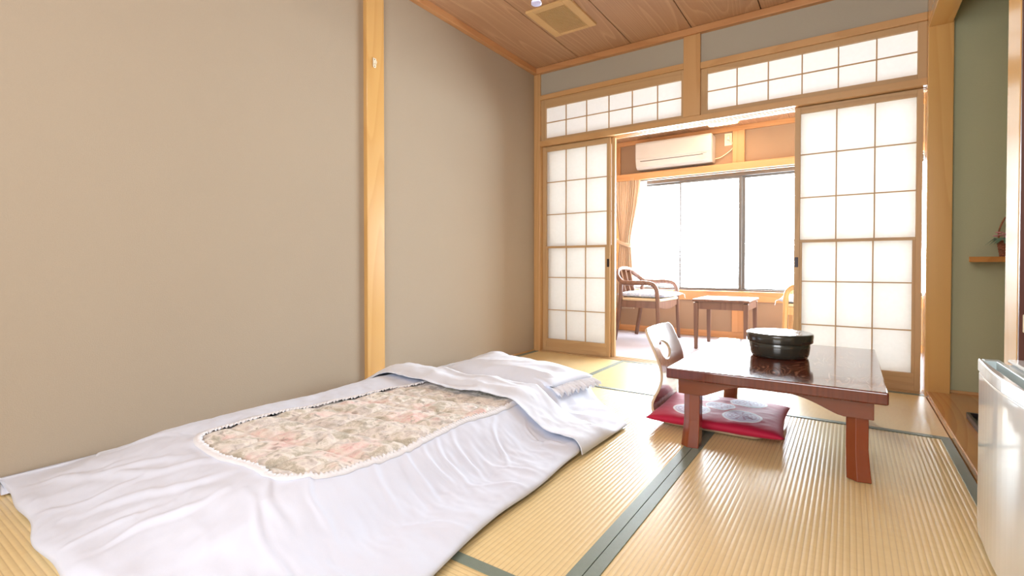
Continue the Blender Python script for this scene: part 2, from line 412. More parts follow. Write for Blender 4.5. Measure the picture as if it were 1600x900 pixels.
# ceiling: backing slab with a board for each strip, open joint between
ceil = struct(box('ceiling', M['jointshade'], (-2.42, 1.35, -1.4, YB+0.16, ZC+0.012, ZC+0.14), bevel=0))
seams = [-1.84 + 0.4485*k for k in range(-1, 8)]
for a, b in zip(seams[:-1], seams[1:]):
    a = max(a, XL+0.001)
    box('ceiling_board', M['ceil'], (a+0.003, min(b, 1.2)-0.003, -1.3, YB+0.004, ZC, ZC+0.011), ceil, bevel=0.002)

# trims: cornices, posts, beam
def trim(n, mat, b, lab=None, bevel=0.003): return struct(box('trim_%d' % n, M[mat], b, bevel=bevel), lab)
trim(1, 'orangeX', (XL, XR, YB-0.035, YB+0.02, 2.402, 2.449))                       # cornice back
trim(2, 'orangeY', (XL, XL+0.04, -1.3, YB-0.035, 2.402, 2.449))                      # cornice left
trim(3, 'hinokiZ', (XL, -2.217, YB-0.012, YB+0.15, 0.0, 2.402))                      # corner post
trim(4, 'hinokiZ', (-1.002, -0.884, YB-0.018, YB+0.10, 1.822, 2.402))                # centre strut
trim(5, 'postZ', (0.363, 0.473, 3.64, 3.80, 0.0, 2.449))                             # big pillar
trim(6, 'postZ', (0.378, 0.493, 1.874, 2.004, 0.0, 2.449))                           # tokonoma near post
trim(7, 'postY', (0.363, 0.467, 2.005, 3.64, 2.09, 2.25))                            # beam over tokonoma
p8 = trim(8, 'postZ', (XL-0.01, -2.252, 1.845, 1.972, 0.0, 2.402))                   # left wall post
trim(9, 'hinokiY', (XL, XL+0.012, -1.3, YB-0.012, -0.01, 0.012), bevel=0.001)        # strip at foot of left wall
trim(10, 'hinokiX', (-2.217, -1.002, YB-0.014, YB+0.10, 2.176, 2.216))               # transom head L
trim(11, 'hinokiX', (-0.884, XR, YB-0.014, YB+0.10, 2.150, 2.196))                   # transom head R
# kamoi (grooved head track)
km = MB()
km.box(-2.217, XR, YB-0.012, YB+0.025, 1.779, 1.822)
km.box(-2.217, XR, YB+0.025, YB+0.13, 1.790, 1.822)
for y in (0.056, 0.092): km.box(-2.217, XR, YB+y-0.0045, YB+y+0.0045, 1.779, 1.790)
km.box(-2.217, XR, YB+0.118, YB+0.13, 1.779, 1.790)
struct(km.obj('trim_12', M['hinokiX'], bevel=0.001))
# sill track
sl = MB(); sl.box(-2.217, XR, YB-0.005, YB+0.13, -0.02, 0.004)
for y in (0.024, 0.058, 0.094): sl.box(-2.217, XR, YB+y-0.005, YB+y+0.005, 0.004, 0.007)
struct(sl.obj('trim_13', M['shojiX'], bevel=0.0008))
struct(box('trim_14', M['hinokiX'], (XL, -2.217, YB-0.008, YB, -0.01, 0.006), bevel=0))
hk = empty('wall_hook', (-2.251, 1.899, 1.906)); tag(hk, 'small ivory plastic hook plate screwed to the wooden post on the left wall', 'hook')
b = MB(); b.prism([(-0.011, -0.022), (-0.006, -0.029), (0.006, -0.029), (0.011, -0.022), (0.011, 0.026), (-0.011, 0.026)], 'X', 0, 0.004); b.obj('plate', M['ivory'], hk, bevel=0.001)
MB().tube([(0.004, 0, -0.008), (0.014, 0, -0.010), (0.018, 0, -0.002), (0.018, 0, 0.006)], 0.003, 8).obj('hook_arm', M['ivory'], hk, True)
for z in (0.018, -0.018): MB().lathe([(0.003, 0), (0.002, 0.001)], seg=10).obj('screw', M['darkmetal'], hk)
for ch, z in zip([c for c in hk.children if c.name.startswith('screw')], (0.018, -0.020)):
    ch.location = (0.004, 0, z); ch.rotation_euler = (0, math.pi/2, 0)

# ------------------------------------------------------------------ tatami
def tatami(x0, x1, y0, y1, axis, joint_cut=0):
    P = 0.0147; amp = 0.0005; bw = 0.033; ox_, oy_ = x0, y0; x1 -= x0; y1 -= y0; x0 = y0 = 0.0
    if axis == 'Y': w0, w1, l0, l1 = x0, x1, y0, y1
    else: w0, w1, l0, l1 = y0, y1, x0, x1
    w0 += 0.001; w1 -= 0.001; l0 += 0.001; l1 -= 0.001
    n = int((w1-w0)/P*6); pr = []
    for i in range(n+1):
        w = w0 + P*i/6; ph = (w-w0)/P*2*math.pi
        pr.append((w, -0.0022 + amp*(1-abs(math.cos(ph/2))**3.0)*1.9 - amp))
    pr2 = [(w0, -0.03)] + pr + [(w1, -0.03)]
    m2 = MB()
    if axis == 'Y': m2.prism([(w, z) for w, z in pr2], 'Y', l0, l1)
    else: m2.prism([(w, z) for w, z in pr2], 'X', l0, l1)
    o = m2.obj('tatami_mat', M['tatami'+axis], floor)
    smooth_angle(o, 60); o.location = (ox_, oy_, 0)
    for a in ((w0, w0+bw), (w1-bw, w1)):
        bb = (a[0], a[1], l0, l1, -0.004, 0.0012) if axis == 'Y' else (l0, l1, a[0], a[1], -0.004, 0.0012)
        box('cloth_border', M['border'], bb, o, bevel=0.0006)
    return o
xl, xm1, xm2, xr, = XL+0.012, -1.437, -0.522, 0.368
tatami(xl, xm1, 0.975+0.9, 3.685, 'Y')
tatami(xm1, xr, 2.787, 3.685, 'X')
tatami(-1.405, xm2, 0.975, 2.787, 'Y')
tatami(xm2, xr, 0.975, 2.787, 'Y')
tatami(xl, -1.405, 0.975, 1.875, 'Y')
tatami(xl, xm2, 0.075, 0.975, 'X')
tatami(xm2, xr, 0.075, 0.975, 'Y')
tatami(xl, xm2, -0.825, 0.075, 'X')
tatami(xm2, xr, -0.825, 0.075, 'Y')

# tokonoma floor board
tb = struct(box('trim_15', M['board'], (0.370, 1.2, 2.0, 3.69, -0.012, 0.030), bevel=0.004), 'polished wooden tokonoma floor board')
struct(box('trim_16', M['hinokiX'], (0.473, 1.2, 3.678, 3.69, 0.03, 0.045), bevel=0.001))
struct(box('trim_17', M['board'], (0.372, 1.2, 0.95, 1.862, -0.012, 0.0), bevel=0))

# ------------------------------------------------------------------ shoji
def pane(x0, x1, y, z0, z1, parent, mt='paper'):
    return MB().poly([(x0, y, z0), (x1, y, z0), (x1, y, z1), (x0, y, z1)]).obj('paper_pane', M[mt], parent, recalc=False)
ZB = [1.735, 1.468, 1.188, 0.907, 0.643, 0.362, 0.110]
def shoji(n, x0, x1, y, handle=None, panes=True):
    root = struct(empty('door_%d' % n, (0, 0, 0)))
    t = 0.030; w = 0.033
    gx0, gx1 = x0+w, x1-w+0.004
    box('stile', M['shojiZ'], (x0, x0+w, y, y+t, 0.006, 1.776), root); box('stile', M['shojiZ'], (x1-w+0.004, x1, y, y+t, 0.006, 1.776), root)
    box('top_rail', M['shojiX'], (x0+w, x1-w+0.004, y+0.001, y+t-0.001, 1.735, 1.776), root)
    box('bottom_board', M['shojiX'], (x0+w, x1-w+0.004, y+0.006, y+t-0.006, 0.036, 0.085), root)
    box('bottom_rail', M['shojiX'], (x0+w, x1-w+0.004, y+0.001, y+t-0.001, 0.006, 0.038), root)
    box('sash_rail', M['shojiX'], (x0+w, x1-w+0.004, y+0.001, y+t-0.002, 0.083, 0.110), root)
    box('middle_rail', M['shojiX'], (x0+w, x1-w+0.004, y+0.001, y+t-0.002, 0.896, 0.914), root)
    for a in ((gx0, gx0+0.012), (gx1-0.014, gx1)): box('sash_stile', M['shojiZ'], (a[0], a[1], y+0.002, y+t-0.003, 0.110, 0.896), root, 0.001)
    yb = y+0.012; py = y+0.0225
    up = [gx0+(gx1-gx0)*k/3 for k in range(4)]; lx0, lx1 = gx0+0.012, gx1-0.014
    lo = [lx0+(lx1-lx0)*k/3 for k in range(4)]
    for xs, za, zb in ((up, 0.914, 1.735), (lo, 0.110, 0.896)):
        for x in xs[1:3]: box('lattice_bar', M['shojiZ'], (x-0.0035, x+0.0035, yb, yb+0.0100, za, zb), root, 0.0006)
    for z in (1.468, 1.188): box('lattice_bar', M['shojiX'], (gx0, gx1, yb+0.0005, yb+0.0098, z-0.0035, z+0.0035), root, 0.0006)
    for z in (0.643, 0.362): box('lattice_bar', M['shojiX'], (lx0, lx1, yb+0.0005, yb+0.0098, z-0.0035, z+0.0035), root, 0.0006)
    for i in range(3):
        for za, zb in ((1.468, 1.735), (1.188, 1.468), (0.914, 1.188)): pane(up[i], up[i+1], py, za, zb, root)
        for za, zb in ((0.643, 0.896), (0.362, 0.643), (0.110, 0.362)): pane(lo[i], lo[i+1], py, za, zb, root)
    if handle: box('finger_pull', M['darkmetal'], (handle-0.010, handle+0.010, y-0.0015, y+0.004, 0.735, 0.80), root, 0.001)
    return root
shoji(1, -2.216, -1.588, 3.722, -1.603)
shoji(2, -2.190, -1.560, 3.756)
shoji(3, -0.298, 0.352, 3.722, -0.283)
shoji(4, -0.296, 0.352, 3.756)

def ranma(n, x0, x1, gx0, gx1, z0, z1, gz0, gz1, xs):
    root = struct(empty('window_%d' % n, (0, 0, 0))); y = YB+0.004; t = 0.028
    box('stile', M['shojiZ'], (x0, gx0, y, y+t, z0, z1), root); box('stile', M['shojiZ'], (gx1, x1, y, y+t, z0, z1), root)
    box('rail', M['shojiX'], (gx0, gx1, y, y+t, gz1, z1), root); box('rail', M['shojiX'], (gx0, gx1, y, y+t, z0, gz0), root)
    zm = (gz0+gz1)/2 + 0.004
    for x in xs: box('lattice_bar', M['shojiZ'], (x-0.0035, x+0.0035, y+0.010, y+0.02, gz0, gz1), root, 0.0006)
    box('lattice_bar', M['shojiX'], (gx0, gx1, y+0.0105, y+0.0198, zm-0.0035, zm+0.0035), root, 0.0006)
    e = [gx0]+list(xs)+[gx1]
    for a, b in zip(e[:-1], e[1:]):
        pane(a, b, y+0.0205, gz0, zm, root, 'transompaper'); pane(a, b, y+0.0205, zm, gz1, root, 'transompaper')
ranma(1, -2.217, -1.002, -2.170, -1.022, 1.822, 2.176, 1.844, 2.105, (-1.979, -1.789, -1.593, -1.399, -1.201))
ranma(2, -0.884, XR, -0.840, 0.321, 1.822, 2.150, 1.853, 2.112, (-0.647, -0.454, -0.258, -0.062, 0.130))

# ------------------------------------------------------------------ engawa (sun room)
YW = 5.45; ZE = 2.165
struct(box('floor_engawa', M['carpet'], (-2.42, 1.35, YB+0.125, YW, -0.12, -0.002), bevel=0))
ec = struct(box('ceiling_engawa', M['jointshade'], (-2.42, 1.35, YB+0.09, YW+0.1, ZE+0.012, ZE+0.3), bevel=0))
k = -2.30
while k < 1.2:
    box('ceiling_board', M['ceil'], (k+0.002, min(k+0.455, 1.25)-0.002, YB+0.1, YW, ZE, ZE+0.012), ec, 0.002); k += 0.455
struct(box('wall_engawa_left', M['engawa_wall'], (-2.42, -2.30, YB+0.15, YW+0.12, -0.05, 2.5), bevel=0))
struct(box('wall_engawa_right', M['engawa_wall'], (1.2, 1.35, YB+0.14, YW+0.12, -0.05, 2.5), bevel=0))
WX0, WX1, WZ0, WZ1 = -2.20, 1.15, 0.482, 1.704
ww = MB(); ww.box(-2.42, 1.3, YW, YW+0.12, -0.05, 0.39); ww.box(-2.42, 1.3, YW, YW+0.12, 1.76, 2.5); ww.box(-2.42, WX0, YW, YW+0.12, 0.39, 1.76); ww.box(WX1, 1.3, YW, YW+0.12, 0.39, 1.76)
struct(ww.obj('wall_window', M['engawa_wall']))
trim(18, 'orangeX', (-2.30, 1.2, YW-0.02, YW+0.12, 0.380, 0.482))
trim(19, 'orangeX', (-2.30, 1.2, YW-0.115, YW+0.12, 1.70, 1.775))
trim(20, 'orangeX', (-2.30, 1.2, YW-0.022, YW, 2.115, 2.165))
trim(21, 'orangeX', (-2.30, 1.2, YW-0.012, YW, 0.0, 0.065))
trim(22, 'orangeZ', (-0.985, -0.872, YW-0.03, YW, 1.775, 2.115))
trim(23, 'orangeZ', (-0.985, -0.872, YW-0.018, YW, 0.065, 0.38))
trim(24, 'orangeZ', (-2.30, -2.19, YW-0.025, YW, 0.0, 2.115))
win = struct(empty('window_3', (0, 0, 0)))
y0 = YW+0.03
box('outer_frame', M['alu'], (WX0, WX1, y0, y0+0.07, WZ0, WZ0+0.018), win); box('outer_frame', M['alu'], (WX0, WX1, y0, y0+0.07, 1.664, 1.704), win)
box('outer_frame', M['alu'], (WX0, WX0+0.03, y0, y0+0.07, 0.5, 1.664), win); box('outer_frame', M['alu'], (WX1-0.03, WX1, y0, y0+0.07, 0.5, 1.664), win)
def sash(x0, x1, y, wl=0.025, wr=0.025):
    z0, z1 = WZ0+0.018, 1.664
    f = box('sash_frame', M['alu'], (x0, x0+wl, y, y+0.022, z0, z1), win); box('sash_frame', M['alu'], (x1-wr, x1, y, y+0.022, z0, z1), win)
    box('sash_frame', M['alu'], (x0+wl, x1-wr, y, y+0.022, z0, z0+0.012), win); box('sash_frame', M['alu'], (x0+wl, x1-wr, y, y+0.022, z1-0.022, z1), win)
    box('glass_pane', M['glass'], (x0+wl, x1-wr, y+0.009, y+0.013, z0+0.01, z1-0.02), win, 0)
sash(-2.17, -1.515, y0+0.035, 0.025, 0.014); sash(-1.530, -0.905, y0+0.008, 0.016, 0.03)
sash(-0.908, -0.22, y0+0.035, 0.032, 0.016); sash(-0.24, 0.45, y0+0.008); sash(0.43, 1.12, y0+0.035)

# ceiling lamp of the engawa
el = empty('ceiling_lamp', (-1.03, 5.08, ZE)); tag(el, 'glowing square ceiling lamp with warm light in the sun room', 'lamp')
lb = MB().box(-0.15, 0.15, -0.15, 0.15, -0.018, 0.0); lb.obj('base', M['ivory'], el, bevel=0.004)
MB().box(-0.13, 0.13, -0.13, 0.13, -0.036, -0.012).obj('glowing_shade', M['lampglow'], el, bevel=0.008)
for s in (-1, 1): box('rim', M['orangeX'], (-0.14, 0.14, s*0.138-0.006, s*0.138+0.006, -0.030, -0.012), el)

# room pendant lamp (above the frame) with its pull cord in view
pl = empty('pendant_lamp', (-1.10, 1.80, 0)); tag(pl, 'pendant ceiling lamp whose clear acrylic pull hangs near the ceiling vent', 'lamp')
MB().box(-0.20, 0.20, -0.20, 0.20, 2.115, 2.16).obj('frame', M['hinokiX'], pl, bevel=0.004)
MB().box(-0.185, 0.185, -0.185, 0.185, 2.085, 2.115).obj('diffuser', M['pendantglow'], pl, bevel=0.01)
MB().tube([(0, 0, 2.16), (0, 0, ZC)], 0.004, 8).obj('stem', M['ivory'], pl, True)
MB().tube([(-0.01, 0.01, 1.905), (-0.01, 0.01, 2.09)], 0.0012, 6).obj('cord', M['ivory'], pl, True)
MB().lathe([(0.019, 1.866), (0.022, 1.87), (0.022, 1.93), (0.012, 1.955)], -0.01, 0.01, 24).obj('pull_knob', M['acrylic'], pl, True)
MB().lathe([(0.018, 1.860), (0.0222, 1.862), (0.0222, 1.869), (0.018, 1.872)], -0.01, 0.01, 24).obj('knob_end', M['acrylicend'], pl, True)

# ceiling vent
cv = empty('ceiling_vent', (0, 0, ZC)); tag(cv, 'square cream plastic ventilation grille in the boarded ceiling', 'vent')
vx0, vx1, vy0, vy1 = -1.805, -1.475, 2.80, 3.215
b = MB(); b.box(vx0, vx0+0.055, vy0, vy1, -0.016, 0); b.box(vx1-0.055, vx1, vy0, vy1, -0.016, 0); b.box(vx0+0.055, vx1-0.055, vy0, vy0+0.045, -0.016, 0); b.box(vx0+0.055, vx1-0.055, vy1-0.03, vy1, -0.016, 0)
b.obj('frame', M['vent'], cv, bevel=0.003)
MB().box(vx0+0.05, vx1-0.05, vy0+0.03, vy1-0.02, -0.003, -0.0005).obj('backing', M['ventdark'], cv)
x = vx0+0.061
while x < vx1-0.058:
    box('slat', M['vent'], (x-0.0026, x+0.0026, vy0+0.044, vy1-0.029, -0.013, -0.004), cv, 0); x += 0.0104

# ------------------------------------------------------------------ air conditioner
ac = empty('air_conditioner', (-1.955, YW, 1.805)); tag(ac, 'white wall air conditioner with power cord above the sun room window', 'air conditioner')
Wd = 0.80
pr = [(0, 0.0), (0, 0.285), (-0.15, 0.287), (-0.168, 0.278), (-0.175, 0.26), (-0.172, 0.10), (-0.155, 0.03), (-0.12, 0.0)]
b = MB().prism(pr, 'X', 0, Wd).obj('body', M['acwhite'], ac, bevel=0.008)
MB().prism([(-0.174, 0.105), (-0.178, 0.11), (-0.181, 0.265), (-0.175, 0.282), (-0.16, 0.289), (-0.15, 0.287), (-0.15, 0.11)], 'X', 0.004, Wd-0.004).obj('front_panel', M['acwhite'], ac, bevel=0.003)
MB().prism([(-0.1695, 0.078), (-0.1725, 0.078), (-0.156, 0.022), (-0.152, 0.024)], 'X', 0.06, Wd-0.09).obj('louvre', M['acwhite'], ac, bevel=0.001)
MB().prism([(-0.168, 0.086), (-0.1715, 0.086), (-0.1705, 0.081), (-0.167, 0.081)], 'X', 0.055, Wd-0.085).obj('slot', M['acslot'], ac)
for i in range(4): box('indicator', M['acslot'], (Wd-0.10+i*0.014, Wd-0.094+i*0.014, -0.1765, -0.172, 0.092, 0.096), ac, 0)
ox, oz = 0.93, 0.235
cr = spline([(Wd-0.005, -0.03, 0.045), (Wd+0.06, -0.02, 0.06), (Wd+0.15, -0.012, 0.12), (Wd+0.178, -0.012, 0.17), (ox+0.015, -0.02, 0.215), (ox, -0.035, 0.25)], 8)
MB().tube(cr, 0.0045, 8).obj('power_cord', M['ivory'], ac, True)
MB().box(ox-0.014, ox+0.014, -0.036, -0.012, oz-0.008, oz+0.028).obj('plug', M['ivory'], ac, bevel=0.003)
out = empty('wall_outlet', (-1.955+ox-0.004, YW, 1.805+oz)); tag(out, 'ivory wall outlet with the air conditioner plug in it', 'outlet')
box('cover_plate', M['ivory'], (-0.036, 0.036, -0.007, 0, -0.062, 0.062), out, 0.002)
box('socket_face', M['acwhite'], (-0.014, 0.014, -0.0105, -0.007, -0.042, 0.042), out, 0.001)
o2 = empty('wall_outlet', (0.380, 1.862, 0.59)); tag(o2, 'cream outlet plate on the dark panel at the right edge above the refrigerator', 'outlet')
box('cover_plate', M['ivory'], (0.006, 0.08, -0.008, 0, -0.024, 0.024), o2, 0.002); box('socket_face', M['acwhite'], (0.022, 0.064, -0.011, -0.008, -0.013, 0.013), o2, 0.001)

# ------------------------------------------------------------------ curtains
def drape(name, xs_top, xs_tie, xs_bot, zt, ztie, zb, y, folds, amp, mat, parent, nx=110, nz=60):
    mb = MB()
    for j in range(nz+1):
        t = j/nz; z = zt+(zb-zt)*t; tt = (zt-ztie)/(zt-zb)
        if t < tt: s = (t/tt)**1.25; a = [xs_top[i]+(xs_tie[i]-xs_top[i])*sstep(0, 1, s)*0.6+(xs_tie[i]-xs_top[i])*0.4*s for i in (0, 1)]
        else: s = (t-tt)/(1-tt); a = [xs_tie[i]+(xs_bot[i]-xs_tie[i])*(s**0.6) for i in (0, 1)]
        for i in range(nx+1):
            u = i/nx; uu = u + 0.018*math.sin(u*17+1)*1
            w = math.sin(uu*folds*2*math.pi + 0.8*math.sin(t*3))
            mb.v.append((a[0]+(a[1]-a[0])*u, y - amp*w*(0.65+0.35*math.cos(u*9)) - 0.02*math.sin(math.pi*u)*s, z))
    for j in range(nz):
        for i in range(nx): q = j*(nx+1)+i; mb.f.append((q, q+1, q+nx+2, q+nx+1))
    o = mb.obj(name, mat, parent, True)
    md = o.modifiers.new('solid', 'SOLIDIFY'); md.thickness = 0.0015
    return o
cu = empty('curtain', (0, 0, 0)); tag(cu, 'peach pleated curtain tied back at the left side of the window', 'curtain')
drape('drape', (-2.225, -1.92), (-2.16, -2.03), (-2.20, -1.985), 1.735, 0.99, 0.26, YW-0.10, 11, 0.016, M['curtain'], cu)
MB().tube(spline([(-2.22, YW-0.04, 1.04), (-2.165, YW-0.13, 1.02), (-2.09, YW-0.152, 0.99), (-2.02, YW-0.13, 0.97), (-2.01, YW-0.07, 0.99)], 6), 0.02, 10, squash=(0.35, 1.0)).obj('tieback', M['curtain'], cu, True)
sc = empty('sheer_curtain', (0, 0, 0)); tag(sc, 'white sheer curtain gathered beside the peach curtain', 'curtain')
drape('drape', (-1.97, -1.865), (-2.06, -2.0), (-2.08, -2.0), 1.695, 0.99, 0.4, YW-0.05, 5, 0.008, M['sheer'], sc, 50, 40)
rail = tag(MB().box(-2.28, 1.18, YW-0.085, YW-0.06, 1.688, 1.6995).obj('curtain_rail', M['alu'], bevel=0.001), 'thin metal curtain rail under the wooden lintel above the window', 'curtain rail')
th = empty('tieback_hook', (-2.19, YW, 1.01)); tag(th, 'small dark tieback hook beside the peach curtain', 'hook')
MB().box(-0.008, 0.008, -0.032, -0.025, -0.02, 0.02).obj('plate', M['darkmetal'], th); MB().tube([(0, -0.03, 0.0), (0, -0.06, 0), (0.0, -0.066, 0.012)], 0.004, 8).obj('hook_arm', M['darkmetal'], th, True)

# ------------------------------------------------------------------ armchairs
def cushion_mesh(w, d, h, pinch=0.10, n=36, seed=0, wr=0.004, rr=0.0):
    """flat square cushion with pointed corners"""
    mb = MB()
    def P(u, v, s):
        # u,v in -1..1 ; sides pulled in between the corners
        x = u*(1-pinch*(1-v*v)*abs(u)**2)*w/2; y = v*(1-pinch*(1-u*u)*abs(v)**2)*d/2
        e = max(0, (1-u**4)*(1-v**4)); z = h/2*e**0.42
        nz = noise.noise(Vector((x*12+seed, y*12, s)))*wr*e + noise.noise(Vector((x*30+seed, y*30, s)))*wr*0.4*e
        return (x, y, h/2 + s*z + nz)
    for s in (1, -1):
        for j in range(n+1):
            for i in range(n+1): mb.v.append(P(-1+2*i/n, -1+2*j/n, s))
    k = (n+1)**2
    for j in range(n):
        for i in range(n):
            q = j*(n+1)+i
            mb.f.append((q, q+1, q+n+2, q+n+1)); mb.f.append((k+q, k+q+n+1, k+q+n+2, k+q+1))
    return mb
def weld(o):
    bm = bmesh.new(); bm.from_mesh(o.data); bmesh.ops.remove_doubles(bm, verts=bm.verts, dist=0.0004); bmesh.ops.recalc_face_normals(bm, faces=bm.faces); bm.to_mesh(o.data); bm.free()
    for p in o.data.polygons: p.use_smooth = True
    return o
def armchair(loc, rz, wd, label):
    # local: faces +X, front legs at x=0.21, rear at -0.2
    c = empty('armchair', loc, rz); tag(c, label, 'armchair', None)
    for s in (-1, 1):
        y = s*0.275
        # front leg rising into the arm and running back along the arm
        MB().tube(spline([(0.235, y, 0.0), (0.222, y, 0.25), (0.216, y, 0.44), (0.205, y, 0.52), (0.165, y, 0.566), (0.09, y*1.0, 0.578)], 6), [0.017]*12+[0.020]*19, 12, squash=(1.1, 0.9)).obj('front_leg', wd, c, True)
        MB().tube(spline([(-0.225, y*0.98, 0.0), (-0.185, y*0.98, 0.25), (-0.165, y*0.98, 0.42), (-0.160, y*0.98, 0.575)], 6), 0.018, 12, squash=(1.2, 0.9)).obj('rear_leg', wd, c, True)
        box('side_rail', wd, (-0.17, 0.215, y*0.96-0.011, y*0.96+0.011, 0.335, 0.40), c, 0.003)
    loop = spline([(0.09, -0.275, 0.578), (-0.05, -0.275, 0.575), (-0.14, -0.272, 0.582), (-0.205, -0.245, 0.635), (-0.24, -0.17, 0.69), (-0.255, -0.08, 0.712), (-0.258, 0, 0.716), (-0.255, 0.08, 0.712), (-0.24, 0.17, 0.69), (-0.205, 0.245, 0.635), (-0.14, 0.272, 0.582), (-0.05, 0.275, 0.575), (0.09, 0.275, 0.578)], 6)
    MB().tube(loop, 0.021, 12, squash=(0.85, 1.15)).obj('arm_and_back_rail', wd, c, True)
    pr = [(0.215, 0.345), (0.215, 0.40)]
    b = MB(); n = 12
    pts = [(-0.24+0.48*i/n, 0.335 - 0.0) for i in range(n+1)]
    b.prism([(-0.255, 0.40), (-0.255, 0.345)]+[(-0.25+0.5*i/n, 0.345-0.03*math.sin(math.pi*i/n)) for i in range(1, n)]+[(0.255, 0.345), (0.255, 0.40)], 'X', 0.20, 0.22); b.obj('front_rail', wd, c, bevel=0.002)
    box('rear_rail', wd, (-0.18, -0.16, -0.255, 0.255, 0.34, 0.40), c, 0.002)
    for y in (-0.11, 0, 0.11):
        MB().tube([(-0.175, y, 0.40), (-0.215, y, 0.55), (-0.252, y*1.05, 0.70)], 0.018, 10, squash=(1.2, 0.35)).obj('back_slat', wd, c, True)
    MB().box(-0.165, 0.235, -0.255, 0.255, 0.398, 0.428).obj('seat_pad', M['seatpad'], c, bevel=0.012, seg=3)
    return c
def seat_cushion(loc, rz, label, seed):
    t = empty('seat_cushion', loc, rz); tag(t, label, 'cushion')
    o = weld(cushion_mesh(0.50, 0.50, 0.062, 0.07, 30, seed, 0.008).obj('pad', M['bluecushion'], t))
    MB().tube(spline([(0.245, 0.243, 0.03), (0.262, 0.25, 0.022), (0.266, 0.25, 0.0), (0.27, 0.252, -0.015)], 4), 0.003, 6).obj('tie', M['cotton'], t, True)
    return t
armchair((-1.70, 4.93, 0), math.radians(-3), M['chairwood'], 'dark brown curved wooden armchair left of the small table by the window')
seat_cushion((-1.665, 4.93, 0.4275), math.radians(-4), 'pale blue patterned seat cushion on the dark brown armchair', 3)
armchair((-0.215, 4.95, 0), math.radians(180), M['oak'], 'light wooden armchair right of the small table, half hidden by the sliding screen')
seat_cushion((-0.25, 4.93, 0.4275), math.radians(182), 'pale patterned seat cushion on the light wooden armchair', 9)

# small table
st = empty('side_table', (-0.925, 4.84, 0)); tag(st, 'small dark brown wooden table standing between the two armchairs', 'table')
MB().box(-0.235, 0.235, -0.275, 0.275, 0.425, 0.448).obj('table_top', M['chairwood'], st, bevel=0.008, seg=3)
for sx in (-1, 1):
    for sy in (-1, 1):
        b = MB(); x, y = sx*0.205, sy*0.245; a, c_ = 0.02, 0.014
        b.v += [(x-a, y-a, 0.415), (x+a, y-a, 0.415), (x+a, y+a, 0.415), (x-a, y+a, 0.415)]
        x2, y2 = x, y
        b.v += [(x2-c_, y2-c_, 0), (x2+c_, y2-c_, 0), (x2+c_, y2+c_, 0), (x2-c_, y2+c_, 0)]
        b.f += [(0, 1, 2, 3), (7, 6, 5, 4), (0, 4, 5, 1), (1, 5, 6, 2), (2, 6, 7, 3), (3, 7, 4, 0)]
        b.obj('leg', M['chairwood'], st, bevel=0.003)
for s in (-1, 1):
    box('apron', M['chairwood'], (-0.186, 0.186, s*0.25-0.009, s*0.25+0.009, 0.358, 0.425), st, 0.002); box('apron', M['chairwood'], (s*0.21-0.009, s*0.21+0.009, -0.226, 0.226, 0.358, 0.425), st, 0.002)

# dark wooden stand at the left of the engawa
ds = empty('wooden_stand', (-1.86, 4.30, 0)); tag(ds, 'tall narrow dark brown wooden stand just behind the left sliding screen', 'stand')
box('upright', M['standwood'], (-0.02, 0.02, -0.02, 0.02, 0.05, 1.12), ds, 0.003); box('upright', M['standwood'], (-0.36, -0.32, -0.02, 0.02, 0.05, 1.12), ds, 0.003)
box('cross_bar', M['standwood'], (-0.32, -0.02, -0.012, 0.012, 1.07, 1.11), ds, 0.003); box('cross_bar', M['standwood'], (-0.32, -0.02, -0.012, 0.012, 0.16, 0.20), ds, 0.003)
for x in (0, -0.34):
    b = MB().prism([(-0.16, 0), (-0.10, 0), (-0.08, 0.018), (0.08, 0.018), (0.10, 0), (0.16, 0), (0.155, 0.03), (0.06, 0.055), (0.035, 0.10), (-0.035, 0.10), (-0.06, 0.055), (-0.155, 0.03)], 'X', x-0.022, x+0.022)
    b.obj('foot', M['standwood'], ds, bevel=0.003)

# ------------------------------------------------------------------ low table
lt = empty('low_table', (-0.250, 2.52, 0)); tag(lt, 'low red brown lacquered wooden table with carved apron on the tatami', 'table')
MB().box(-0.362, 0.362, -0.51, 0.51, 0.287, 0.330).obj('table_top', M['tabletop'], lt, bevel=0.006, seg=3)
def apron_pts(L, ztop, zmid, zlow, blk):
    P = [(-L, ztop), (-L, zlow), (-L+blk, zlow)]
    n = 14; run = 0.155
    for i in range(n+1):
        t = i/n; x = -L+blk+0.018+run*t
        z = zlow+0.004+(zmid-zlow-0.004)*(math.sin(t*math.pi/2)**1.15 if t < 1 else 1)
        P.append((x, z))
    P += [(-x, z) for x, z in P[::-1]]
    return P
for s in (-1, 1):
    y = s*0.455
    MB().prism(apron_pts(0.325, 0.290, 0.276, 0.222, 0.085), 'Y', y-0.011, y+0.011).obj('apron', M['tablewood'], lt, bevel=0.002)
    x = s*0.314
    MB().prism(apron_pts(0.443, 0.290, 0.276, 0.222, 0.085), 'X', x-0.011, x+0.011).obj('apron', M['tablewood'], lt, bevel=0.002)
